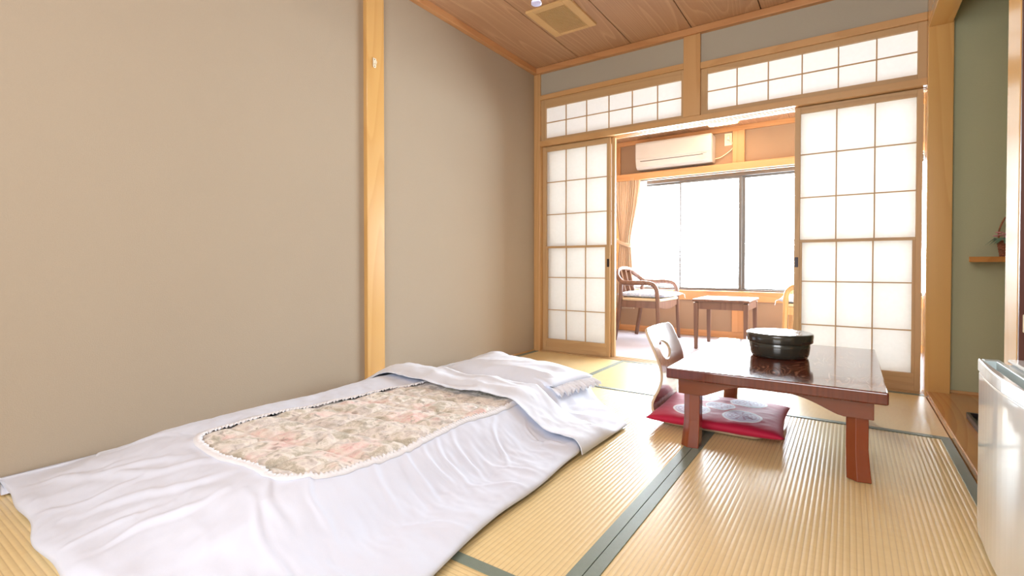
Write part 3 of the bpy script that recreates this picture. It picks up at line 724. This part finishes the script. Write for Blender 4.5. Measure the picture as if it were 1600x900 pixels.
for sx in (-1, 1):
    for sy in (-1, 1):
        # irregular octagon: strong chamfer towards the outer corner, slightly flared foot
        b = MB(); prof = [(-1, -0.35), (-0.15, -1), (1, -0.75), (1, 0.75), (0.75, 1), (-0.75, 1), (-1, 0.75)]
        zs = [(0.0, 0.036, 0.006), (0.05, 0.0345, 0.003), (0.11, 0.0325, 0.0), (0.24, 0.0325, 0.0)]
        base = len(b.v); cx, cy = sx*0.279, sy*0.415
        for z, r, off in zs:
            for px, py in prof:
                b.v.append((cx + (px*r if sx < 0 else px*r) + sx*off, cy + (py*r if sy < 0 else -py*r) + sy*off, z))
        n = len(prof)
        for j in range(3):
            for i in range(n): k2 = (i+1) % n; b.f.append((j*n+i, j*n+k2, (j+1)*n+k2, (j+1)*n+i))
        b.f.append(tuple(range(n))); b.f.append(tuple(3*n+i for i in range(n)))
        b.obj('leg', M['tableleg'], lt, bevel=0.002)

# lidded lacquer container
bw = empty('lacquer_container', (-0.262, 2.567, 0.330)); tag(bw, 'round black lacquered lidded container standing on the low table', 'container')
MB().lathe([(0.108, 0.0), (0.112, 0.001), (0.117, 0.006), (0.121, 0.018), (0.124, 0.045), (0.127, 0.090)], seg=64).obj('bowl', M['lacquerblack'], bw, True)
MB().lathe([(0.128, 0.068), (0.1345, 0.0685), (0.1355, 0.072), (0.138, 0.098), (0.1365, 0.106), (0.131, 0.110), (0.120, 0.109), (0.06, 0.112), (0.01, 0.113)], seg=64).obj('lid', M['lacquerblack'], bw, True)

# ------------------------------------------------------------------ legless chair
zc = empty('legless_chair', (0, 0, 0)); tag(zc, 'glossy brown bent plywood legless floor chair with oval hole at the low table', 'chair')
prof = [Vector(p) for p in spline([(-0.30, 0, 0.010), (-0.45, 0, 0.009), (-0.60, 0, 0.009), (-0.70, 0, 0.012), (-0.755, 0, 0.032), (-0.772, 0, 0.075), (-0.762, 0, 0.115), (-0.745, 0, 0.155), (-0.735, 0, 0.205), (-0.740, 0, 0.26), (-0.765, 0, 0.33), (-0.797, 0, 0.40), (-0.815, 0, 0.44)], 14)]
# resample by arc length
def resample(P, ds):
    out = [P[0]]; acc = 0
    for a, b_ in zip(P[:-1], P[1:]):
        L = (b_-a).length; d = ds-acc
        while d <= L: out.append(a.lerp(b_, d/L)); d += ds
        acc = (acc+L) % ds
    return out
prof = resample(prof, 0.0045)
NS = len(prof); NW = 88; yc = 2.518; total = NS*0.0045
mb = MB(); hole_s = NS - int(0.135/0.0045); HR_s, HR_w = 0.046/0.0045, 0.080
uv = []
for i, p in enumerate(prof):
    frac = i/NS; z = p.z
    hw = 0.20 - 0.018*sstep(0.25, 0.12, abs(z-0.20)/1.0 if z > 0.03 else 1)
    hw = 0.205 if z < 0.02 else 0.198 - 0.020*math.exp(-((z-0.20)/0.07)**2)
    dtop = (NS-1-i)*0.0045; dbot = i*0.0045; R = 0.038
    for d in (dtop, dbot):
        if d < R: hw -= R - math.sqrt(max(0, R*R-(R-d)**2))
    for k in range(NW+1):
        w = -hw + 2*hw*k/NW
        uv.append([i, w])
        mb.v.append((p.x - (0.012-0.45*w*w)*sstep(0.05, 0.3, z), yc+w, p.z))
def inh(i, w): return ((i-hole_s)/HR_s)**2 + ((w+0.020)/HR_w)**2
for i in range(NS-1):
    for k in range(NW):
        q = [i*(NW+1)+k, i*(NW+1)+k+1, (i+1)*(NW+1)+k+1, (i+1)*(NW+1)+k]
        if all(inh(*uv[v]) < 1 for v in q): continue
        mb.f.append(tuple(q))
used = set(v for f in mb.f for v in f)
V0 = list(mb.v)
for v in used:
    i, w = uv[v]; r2 = inh(i, w)
    if r2 < 1 and r2 > 1e-6:
        s = 1/math.sqrt(r2); fi = hole_s + (i-hole_s)*s; fw = (w+0.020)*s-0.020
        fi = max(0, min(NS-1.001, fi)); a = int(fi); p = prof[a].lerp(prof[a+1], fi-a)
        mb.v[v] = (p.x - (0.012-0.45*fw*fw)*sstep(0.05, 0.3, p.z), yc+fw, p.z)
shell = mb.obj('seat_shell', M['zaisu'], zc, True)
bm = bmesh.new(); bm.from_mesh(shell.data); bmesh.ops.delete(bm, geom=[v for v in bm.verts if not v.link_faces], context='VERTS'); bm.to_mesh(shell.data); bm.free()
for p in shell.data.polygons: p.use_smooth = True
shell.data.materials.append(M['plyedge'])
md = shell.modifiers.new('solid', 'SOLIDIFY'); md.thickness = 0.012; md.offset = 0; md.material_offset_rim = 1

# crimson floor cushion on the seat
zb = empty('floor_cushion', (-0.497, 2.48, 0.018), math.radians(2.5)); tag(zb, 'crimson floor cushion with five round silver crests on the legless chair', 'cushion')
weld(cushion_mesh(0.56, 0.52, 0.062, 0.05, 56, 5, 0.006).obj('pad', M['zabuton'], zb))

# ------------------------------------------------------------------ futon
def nz(x, y, z=0): return noise.noise(Vector((x, y, z)))
def ridged(x, y, z=0): return 1-abs(noise.noise(Vector((x, y, z))))*2
def crease(x, y, ax, ay, bx, by, w, h):
    """a single raised crease along a segment"""
    dx, dy = bx-ax, by-ay; L2 = dx*dx+dy*dy; t = ((x-ax)*dx+(y-ay)*dy)/L2
    if t < -0.1 or t > 1.1: return 0
    tc = max(0, min(1, t)); wob = 0.012*math.sin(tc*7+ax*9)
    nx_, ny_ = -dy/math.sqrt(L2), dx/math.sqrt(L2)
    d = (x-ax-dx*tc)*nx_+(y-ay-dy*tc)*ny_ - wob
    e = math.hypot(x-ax-dx*tc, y-ay-dy*tc)
    if e > 5*w+0.02: return 0
    env = math.sin(math.pi*max(0, min(1, tc*0.96+0.02)))**0.5
    return h*env*(math.exp(-(d/w)**2) - 0.45*math.exp(-((d-1.7*w)/(w*1.1))**2))
CRE = [(-1.16, 1.56, -0.98, 1.40, 0.008, 0.010), (-1.10, 1.70, -0.97, 1.62, 0.008, 0.008), (-1.25, 1.02, -1.02, 0.93, 0.012, 0.010), (-1.22, 1.12, -1.02, 1.07, 0.010, 0.009), (-1.20, 1.18, -1.0, 1.15, 0.009, 0.009),
       (-1.18, 1.24, -1.0, 1.20, 0.009, 0.009), (-1.2, 1.33, -0.99, 1.27, 0.010, 0.008), (-1.33, 0.72, -1.12, 0.66, 0.012, 0.010), (-1.55, 0.72, -1.95, 0.50, 0.014, 0.010), (-1.45, 0.70, -1.75, 0.44, 0.014, 0.011), (-1.38, 0.64, -1.50, 0.42, 0.012, 0.010),
       (-1.85, 0.78, -2.12, 0.62, 0.012, 0.008), (-1.7, 0.68, -2.1, 0.45, 0.012, 0.009), (-1.3, 0.66, -1.0, 0.60, 0.010, 0.008), (-1.05, 0.9, -0.82, 1.02, 0.012, 0.008), (-1.02, 1.2, -0.84, 1.32, 0.010, 0.007), (-1.03, 0.72, -0.84, 0.66, 0.012, 0.008),
       (-1.04, 1.62, -0.92, 1.70, 0.012, 0.012), (-1.08, 1.35, -0.86, 1.42, 0.010, 0.006), (-1.25, 0.80, -1.05, 0.74, 0.010, 0.009), (-2.15, 0.40, -1.9, 0.60, 0.012, 0.007), (-1.9, 0.37, -1.7, 0.6, 0.012, 0.008), (-1.62, 0.36, -1.5, 0.56, 0.012, 0.008)]
def base_h(x, y):
    # the mattress lies below; its bulk shows through
    sx = sstep(-2.32, -1.98, x)*(1-sstep(-1.22, -0.97, x)); sy = sstep(0.33, 0.78, y)
    lump = 0.012*nz(x*3.1, y*2.3, 1.7)
    return 0.125*sx*sy + lump*(0.4+0.6*sx)
OX0, OX1, OY0, OY1, OR = -1.862, -1.178, 0.735, 2.05, 0.15
def odist(x, y):
    """signed distance to the opening of the cover (negative inside)"""
    cx, cy = (OX0+OX1)/2, (OY0+OY1)/2; hx, hy = (OX1-OX0)/2-OR, (OY1-OY0)/2-OR
    tp = (y-0.80)/0.95; skew = 0.055*tp; hx -= 0.048*tp
    qx, qy = abs(x-skew-cx)-hx, abs(y-cy)-hy
    return math.hypot(max(qx, 0), max(qy, 0)) + min(max(qx, qy), 0) - OR + 0.006*math.sin(x*19+y*13)
def duvet_z(x, y):
    z = base_h(x, y) + 0.040
    foot = math.exp(-((x+1.02)/0.10)**2)*sstep(0.45, 0.8, y)*sstep(1.9, 1.6, y)
    z += foot*(0.0022*ridged(x*4+y*1.2+nz(x*5, y*5, 9), y*16+2*nz(x*3, y*3, 4), 3.3) + 0.008*nz(x*8+y*3, y*22, 2) + 0.0045*nz(x*22, y*48, 5))*(0.6+0.8*nz(x*2, y*3, 12))
    near = sstep(0.95, 0.55, y)
    z += near*0.006*ridged((x+y)*4+nz(x*4, y*4, 2), (x-y)*2.0, 8.1) + near*0.004*nz(x*12, y*12, 3)
    z += 0.005*nz(x*7+y*3, y*7-x*4, 5) + 0.003*nz(x*16-y*6, y*16+x*5, 15) + 0.0015*nz(x*36, y*32, 6)
    flap = sstep(-1.1, -0.95, x)
    z += flap*0.006*ridged(x*5+y*3, y*6-x*2, 4.4)
    for c in CRE: z += 0.55*crease(x, y, *c)
    return z
def duvet_xy(u, v):
    """u 0..1 wall -> room, v 0..1 foot -> head"""
    y = 0.375 + (1.99-0.375)*v
    xr_ = -0.785 + 0.02*sstep(0.3, 0.7, v) - 0.055*sstep(0.2, 0.62, v) - 0.045*sstep(0.6, 0.86, v) - 0.05*sstep(0.86, 1.0, v) + 0.012*math.sin(v*9)
    xl_ = -2.272 + 0.004*math.sin(v*14)
    y0_ = 0.370 - 0.030*u + 0.012*math.sin(u*11) + 0.006*math.sin(u*31)
    y = y0_ + (1.90-y0_)*v
    # pointed foot corner bulges
    return xl_+(xr_-xl_)*u, y
NU, NV = 300, 330
cov = MB(); qlt = MB()
bot = []
gxy = [[duvet_xy(i/NU, j/NV) for i in range(NU+1)] for j in range(NV+1)]
# cover
idx = {}
def edgefall(i, j):
    d = min(i/NU*1.5, (NU-i)/NU*1.5, j/NV*1.6)
    return math.sqrt(max(0, 1-(1-min(1, d/0.045))**2))
for j in range(NV+1):
    for i in range(NU+1):
        x, y = gxy[j][i]; z = duvet_z(x, y); e = edgefall(i, j)
        od = odist(x, y)
        z += 0.0045*math.exp(-(max(0, od)/0.012)**2) if od > -0.02 else 0
        lo = 0.022 + 0.034*math.exp(-((x+2.27)/0.10)**2)
        cov.v.append((x, y, lo + (z-lo)*e))
def inside(i, j): return odist(*gxy[j][i]) < 0
for j in range(NV):
    for i in range(NU):
        q = [(i, j), (i+1, j), (i+1, j+1), (i, j+1)]
        if all(inside(*p) for p in q): continue
        cov.f.append(tuple(p[1]*(NU+1)+p[0] for p in q))
# snap opening edge
for v in set(v for f in cov.f for v in f):
    j, i = divmod(v, NU+1); x, y = gxy[j][i]; d = odist(x, y)
    if d < 0:
        gx = (odist(x+1e-4, y)-d)/1e-4; gy = (odist(x, y+1e-4)-d)/1e-4; cov.v[v] = (x-gx*d, y-gy*d, cov.v[v][2])
# underside skirt, tucked in
rim = [(0, j) for j in range(NV, -1, -1)] + [(i, 0) for i in range(1, NU+1)] + [(NU, j) for j in range(1, NV+1)]
b0 = len(cov.v)
for i, j in rim:
    x, y, z = cov.v[j*(NU+1)+i]; cx, cy = -1.5, 1.2
    dx, dy = (0.02 if i == 0 else (-0.02 if i == NU else 0)), (0.02 if j == 0 else 0)
    cov.v.append((x+dx, y+dy, 0.004))
for k in range(len(rim)-1):
    a = rim[k][1]*(NU+1)+rim[k][0]; c = rim[k+1][1]*(NU+1)+rim[k+1][0]; cov.f.append((a, c, b0+k+1, b0+k))
dv = empty('duvet', (0, 0, 0)); tag(dv, 'thick white covered futon duvet laid out along the left wall', 'duvet')
o = cov.obj('cover', M['cotton'], dv, True, recalc=False)
bm = bmesh.new(); bm.from_mesh(o.data); bmesh.ops.delete(bm, geom=[v for v in bm.verts if not v.link_faces], context='VERTS'); bmesh.ops.recalc_face_normals(bm, faces=bm.faces); bm.to_mesh(o.data); bm.free()
# quilt seen through the opening
n1, n2 = 150, 270
for j in range(n2+1):
    for i in range(n1+1):
        x = OX0-0.03 + (OX1-OX0+0.07)*i/n1; y = OY0-0.02 + (2.0-OY0+0.02)*j/n2
        z = base_h(x, y)+0.036
        a = abs(math.sin((x*1.0+y*0.12+0.02)*math.pi/0.115)); b_ = abs(math.sin((y-x*0.15)*math.pi/0.165))
        puff = (min(a, 1)**0.45)*(min(b_, 1)**0.45)
        z += 0.012*puff - 0.006 + 0.005*ridged(x*16, y*16, 7)*puff + 0.003*nz(x*40, y*40, 3)
        d = odist(x, y); z -= 0.007*sstep(-0.03, 0.0, d)
        qlt.v.append((x, y, z))
for j in range(n2):
    for i in range(n1):
        q = j*(n1+1)+i
        if qlt.v[q][1] > 1.86: continue
        if min(odist(qlt.v[k][0], qlt.v[k][1]) for k in (q, q+n1+2)) > 0.012: continue
        qlt.f.append((q, q+1, q+n1+2, q+n1+1))
o = qlt.obj('floral_quilt', M['quilt'], dv, True, recalc=False); o['label'] = 'floral quilt showing through the opening of the cover'
# lace ruffle round the opening
ring = []
for k in range(720):
    a = 2*math.pi*k/720; cx, cy = (OX0+OX1)/2, (OY0+OY1)/2
    r0, r1 = 0.05, 1.2
    for _ in range(26):
        r = (r0+r1)/2
        if odist(cx+r*math.cos(a), cy+r*math.sin(a)) < 0: r0 = r
        else: r1 = r
    ring.append(Vector((cx+r0*math.cos(a), cy+r0*math.sin(a), 0)))
R2 = resample(ring+[ring[0]], 0.003); R2 = [p for p in R2 if p.y < 1.90]
st_i = max(range(len(R2)), key=lambda k: (R2[k]-R2[k-1]).length); R2 = R2[st_i:]+R2[:st_i]
lc = MB(); nr = len(R2); cen = Vector(((OX0+OX1)/2, 1.3, 0))
for k, p in enumerate(R2):
    t = (R2[min(k+1, nr-1)]-R2[max(k-1, 0)]).normalized(); nrm = Vector((-t.y, t.x, 0))
    if nrm.dot(cen-p) > 0: nrm = -nrm
    for q, w in enumerate((-0.013, -0.006, 0.0, 0.012)):
        ww_ = w*(1+0.25*math.sin(k*0.9)) if q == 0 else w
        pp = p+nrm*ww_; z = duvet_z(pp.x, pp.y)+0.0065 + (0.0030*math.sin(k*1.35) if q < 2 else -0.002*(q == 3)) - (0.004 if q == 0 else 0)
        lc.v.append((pp.x, pp.y, z))
for k in range(nr-1):
    for q in range(3): a = k*4+q; lc.f.append((a, a+1, a+5, a+4))
lo_ = lc.obj('lace_edging', M['lace'], dv, True); md = lo_.modifiers.new('s', 'SOLIDIFY'); md.thickness = 0.0015

# mattress
mt = empty('mattress', (0, 0, 0)); tag(mt, 'white sheeted futon mattress peeking out at the head of the bed', 'mattress')
b = MB(); b.v += [(-2.20, 0.60, 0.004), (-1.25, 0.60, 0.004), (-1.40, 2.635, 0.004), (-2.215, 2.845, 0.004), (-2.20, 0.60, 0.085), (-1.25, 0.60, 0.085), (-1.40, 2.635, 0.078), (-2.215, 2.845, 0.078)]
b.f += [(0, 3, 2, 1), (4, 5, 6, 7), (0, 1, 5, 4), (1, 2, 6, 5), (2, 3, 7, 6), (3, 0, 4, 7)]
o = b.obj('pad', M['sheet'], mt, bevel=0.014, seg=3); smooth_angle(o, 60)

# pillow with frilled end
pw = empty('pillow', (-1.60, 2.41, 0.086), math.radians(-9)); tag(pw, 'white pillow with a frilled end under the top sheet', 'pillow')
weld(cushion_mesh(0.80, 0.36, 0.085, 0.04, 30, 2, 0.006).obj('pad', M['sheet'], pw))
fr = MB(); nf = 90
for k in range(nf+1):
    y = -0.175+0.35*k/nf; w = math.sin(k*0.95)
    fr.v += [(0.375, y, 0.042), (0.41+0.006*math.sin(k*0.5), y*1.04, 0.026+0.010*w), (0.445+0.008*math.sin(k*0.37), y*1.08, 0.008+0.013*w)]
for k in range(nf):
    for q in range(2): a = k*3+q; fr.f.append((a, a+1, a+4, a+3))
f_ = fr.obj('frill', M['lace'], pw, True); md = f_.modifiers.new('s', 'SOLIDIFY'); md.thickness = 0.0012

# top sheet folded over the head end
def sheet_xy(u, v):
    # near edge (v=0) .. far edge (v=1)
    nx_, ny_ = -2.268+(1.423)*u, 1.755 + 0.012*math.sin(u*8) - 0.045*u + 0.03*math.sin(u*math.pi)*0
    far = [(-2.268, 2.86), (-2.0, 2.80), (-1.72, 2.70), (-1.42, 2.66), (-1.2, 2.56), (-1.02, 2.36), (-0.835, 2.165)]
    s = u*(len(far)-1); i = min(int(s), len(far)-2); t = s-i
    fx = far[i][0]+(far[i+1][0]-far[i][0])*t; fy = far[i][1]+(far[i+1][1]-far[i][1])*t
    return nx_+(fx-nx_)*v, ny_+(fy-ny_)*v
sh = MB(); A, B_ = 230, 170; top = []
def sheet_h(x, y, u, v):
    h = base_h(x, y)
    ov = sstep(1.98, 1.88, y)                                     # lies on the duvet near its edge
    m = 0.085*sstep(-2.30, -2.10, x)*(1-sstep(-1.32, -1.12, x))*(1-sstep(2.72, 2.84, y+0.25*(x+2.2)*0.0))
    duv = duvet_z(x, y)+0.010+0.014*sstep(1.76, 1.82, y)*(1-sstep(-1.2, -1.1, x))
    dp = sstep(2.06, 1.93, y)
    # pillow bulk
    px, py = x+1.60, y-2.41; c_, s_ = math.cos(0.157), math.sin(0.157); lx, ly = px*c_-py*s_, px*s_+py*c_
    pb = 0.075*max(0, 1-(abs(lx)/0.46)**4)*max(0, 1-(abs(ly)/0.23)**3)
    und = 0.022+m+pb
    bump2 = 0.05*math.exp(-((x+1.95)/0.13)**2-((y-2.70)/0.09)**2)
    z = duv*dp + max(und, 0.02)*(1-dp) + bump2 + 0.012*dp
    z += 0.010*ridged((x*0.9+y*0.5)*3.2, (y-x*0.35)*7, 2.2)*sstep(-0.85, -1.1, x) + 0.004*nz(x*9, y*11, 9) + 0.0015*nz(x*30, y*22, 1)
    z += crease(x, y, -2.0, 2.2, -1.25, 1.98, 0.035, 0.018) + crease(x, y, -1.3, 2.25, -0.95, 1.95, 0.03, 0.012) + crease(x, y, -1.8, 1.95, -1.2, 1.85, 0.02, 0.008)
    return z
for j in range(B_+1):
    for i in range(A+1):
        u, v = i/A, j/B_; x, y = sheet_xy(u, v); z = sheet_h(x, y, u, v)
        e = min((1-u)*1.4, (1-v)*1.0); e = math.sqrt(max(0, 1-(1-min(1, e/0.05))**2)); f0 = 0.012
        if u > 0.40: z = f0+(z-f0)*e
        else: z = (0.088 if x > -2.2 else 0.03)*(1-e)+z*e
        sh.v.append((x, y, max(z, 0.008)))
for j in range(B_):
    for i in range(A): q = j*(A+1)+i; sh.f.append((q, q+1, q+A+2, q+A+1))
ts = tag(sh.obj('top_sheet', M['sheet'], None, True, recalc=False), 'white top sheet spread over the head end of the futon and pillow', 'sheet')
md = ts.modifiers.new('s', 'SOLIDIFY'); md.thickness = 0.004; md.offset = -1

# ------------------------------------------------------------------ tokonoma things
sf = empty('wall_shelf', (0, 0, 0)); tag(sf, 'short wooden corner shelf on the green plaster wall', 'shelf')
MB().prism([(0.523, 3.50), (1.2, 3.50), (1.2, 3.69), (0.556, 3.69)], 'Z', 0.764, 0.792).obj('board', M['board'], sf, bevel=0.002)
box('bracket', M['board'], (0.9, 0.92, 3.55, 3.69, 0.70, 0.764), sf, 0.002)
fb = empty('flower_basket', (0.700, 3.60, 0.792)); tag(fb, 'small wicker basket of pink flowers on the corner shelf', 'basket')
mb = MB(); seg = 40; rows = 12
for j in range(rows+1):
    z = 0.085*j/rows; r = 0.040+0.012*(j/rows)
    for k in range(seg): a = 2*math.pi*k/seg; rr = r+0.0035*(1 if (k//2+j) % 2 else -1); mb.v.append((rr*math.cos(a), rr*math.sin(a), z))
for j in range(rows):
    for k in range(seg): k2 = (k+1) % seg; mb.f.append((j*seg+k, j*seg+k2, (j+1)*seg+k2, (j+1)*seg+k))
mb.f.append(tuple(range(seg))[::-1]); mb.f.append(tuple(rows*seg+k for k in range(seg)))
mb.obj('basket_body', M['wicker'], fb)
MB().tube(spline([(-0.047, 0, 0.08), (-0.045, 0, 0.14), (-0.025, 0, 0.20), (0, 0, 0.222), (0.025, 0, 0.20), (0.045, 0, 0.14), (0.047, 0, 0.08)], 8), 0.004, 8).obj('handle', M['wicker'], fb, True)
rs = random.Random(8)
for k in range(16):
    a = rs.uniform(0, 6.28); r = rs.uniform(0.0, 0.052); cx, cy, cz = r*math.cos(a)-0.014, r*math.sin(a)-0.012, 0.108+rs.uniform(-0.012, 0.02)
    m2 = MB()
    for q in range(5):
        an = q*1.2566+k; d = Vector((math.cos(an), math.sin(an), 0.25)); e = Vector((-math.sin(an), math.cos(an), 0)); c = Vector((cx, cy, cz))
        m2.poly([c, c+d*0.010+e*0.006+Vector((0, 0, 0.004)), c+d*0.017, c+d*0.010-e*0.006+Vector((0, 0, 0.004))])
    o = m2.obj('flower', M['pink'], fb); md = o.modifiers.new('s', 'SOLIDIFY'); md.thickness = 0.002
for k in range(9):
    a = [3.3, 3.8, 4.3, 2.7, 5.0, 0.3, 1.2, 3.0, 4.0][k]; d = Vector((math.cos(a), math.sin(a), 0)); e = Vector((-math.sin(a), math.cos(a), 0)); c = d*0.035+Vector((0, 0, 0.092))
    L = 0.05+0.012*(k % 3)
    m2 = MB().poly([c, c+d*L*0.45+e*0.014+Vector((0, 0, 0.008)), c+d*L+Vector((0, 0, -0.028)), c+d*L*0.45-e*0.014+Vector((0, 0, 0.004))])
    o = m2.obj('leaf', M['leaf'], fb); md = o.modifiers.new('s', 'SOLIDIFY'); md.thickness = 0.001

tr = empty('black_tray', (0.46, 2.50, 0.030)); tag(tr, 'flat black tray lying on the tokonoma board behind the refrigerator', 'tray')
MB().box(0.0, 0.30, 0.0, 0.60, 0.0, 0.012).obj('base', M['trayblack'], tr, bevel=0.003)
b = MB(); b.box(0, 0.30, 0, 0.012, 0.012, 0.03); b.box(0, 0.30, 0.588, 0.6, 0.012, 0.03); b.box(0, 0.012, 0.012, 0.588, 0.012, 0.03); b.box(0.288, 0.30, 0.012, 0.588, 0.012, 0.03)
b.obj('rim', M['trayblack'], tr, bevel=0.002)

# ------------------------------------------------------------------ refrigerator
rf = empty('refrigerator', (0.290, 1.40, 0)); tag(rf, 'small glossy white refrigerator at the right edge of the photo', 'refrigerator')
D = 0.455
MB().box(0.058, 0.47, 0.004, D-0.004, 0.012, 0.478).obj('cabinet', M['fridge'], rf, bevel=0.008, seg=3)
MB().prism([(0.075, 0.478), (0.47, 0.478), (0.47, 0.492), (0.069, 0.492), (0.066, 0.486)], 'Y', 0.0, D).obj('top_panel', M['fridge'], rf, bevel=0.003)
# door: bowed front with a long grip recess in its top edge
pts = []
for k in range(13):
    t = k/12; pts.append((0.010 - 0.010*math.sin(math.pi*t), D*t))
pts += [(0.050, D), (0.050, 0)]
MB().prism(pts, 'Z', 0.018, 0.455).obj('door', M['fridge'], rf, bevel=0.006, seg=3)
c1 = MB()
c1.prism([(x-0.002, y) if x < 0.04 else (0.012+0.003, y) for x, y in pts], 'Z', 0.455, 0.488)
c1.obj('door_cap', M['fridge'], rf, bevel=0.003)
c2 = MB(); c2.box(0.016, 0.052, 0, 0.03, 0.455, 0.488); c2.box(0.016, 0.052, D-0.03, D, 0.455, 0.488); c2.box(0.040, 0.052, 0.03, D-0.03, 0.455, 0.488); c2.box(0.016, 0.040, 0.03, D-0.03, 0.455, 0.466)
c2.obj('grip_recess', M['fridgegrey'], rf, bevel=0.002)
box('kick_strip', M['fridgegrey'], (0.012, 0.06, 0.004, D-0.004, 0.0, 0.014), rf, 0.002)
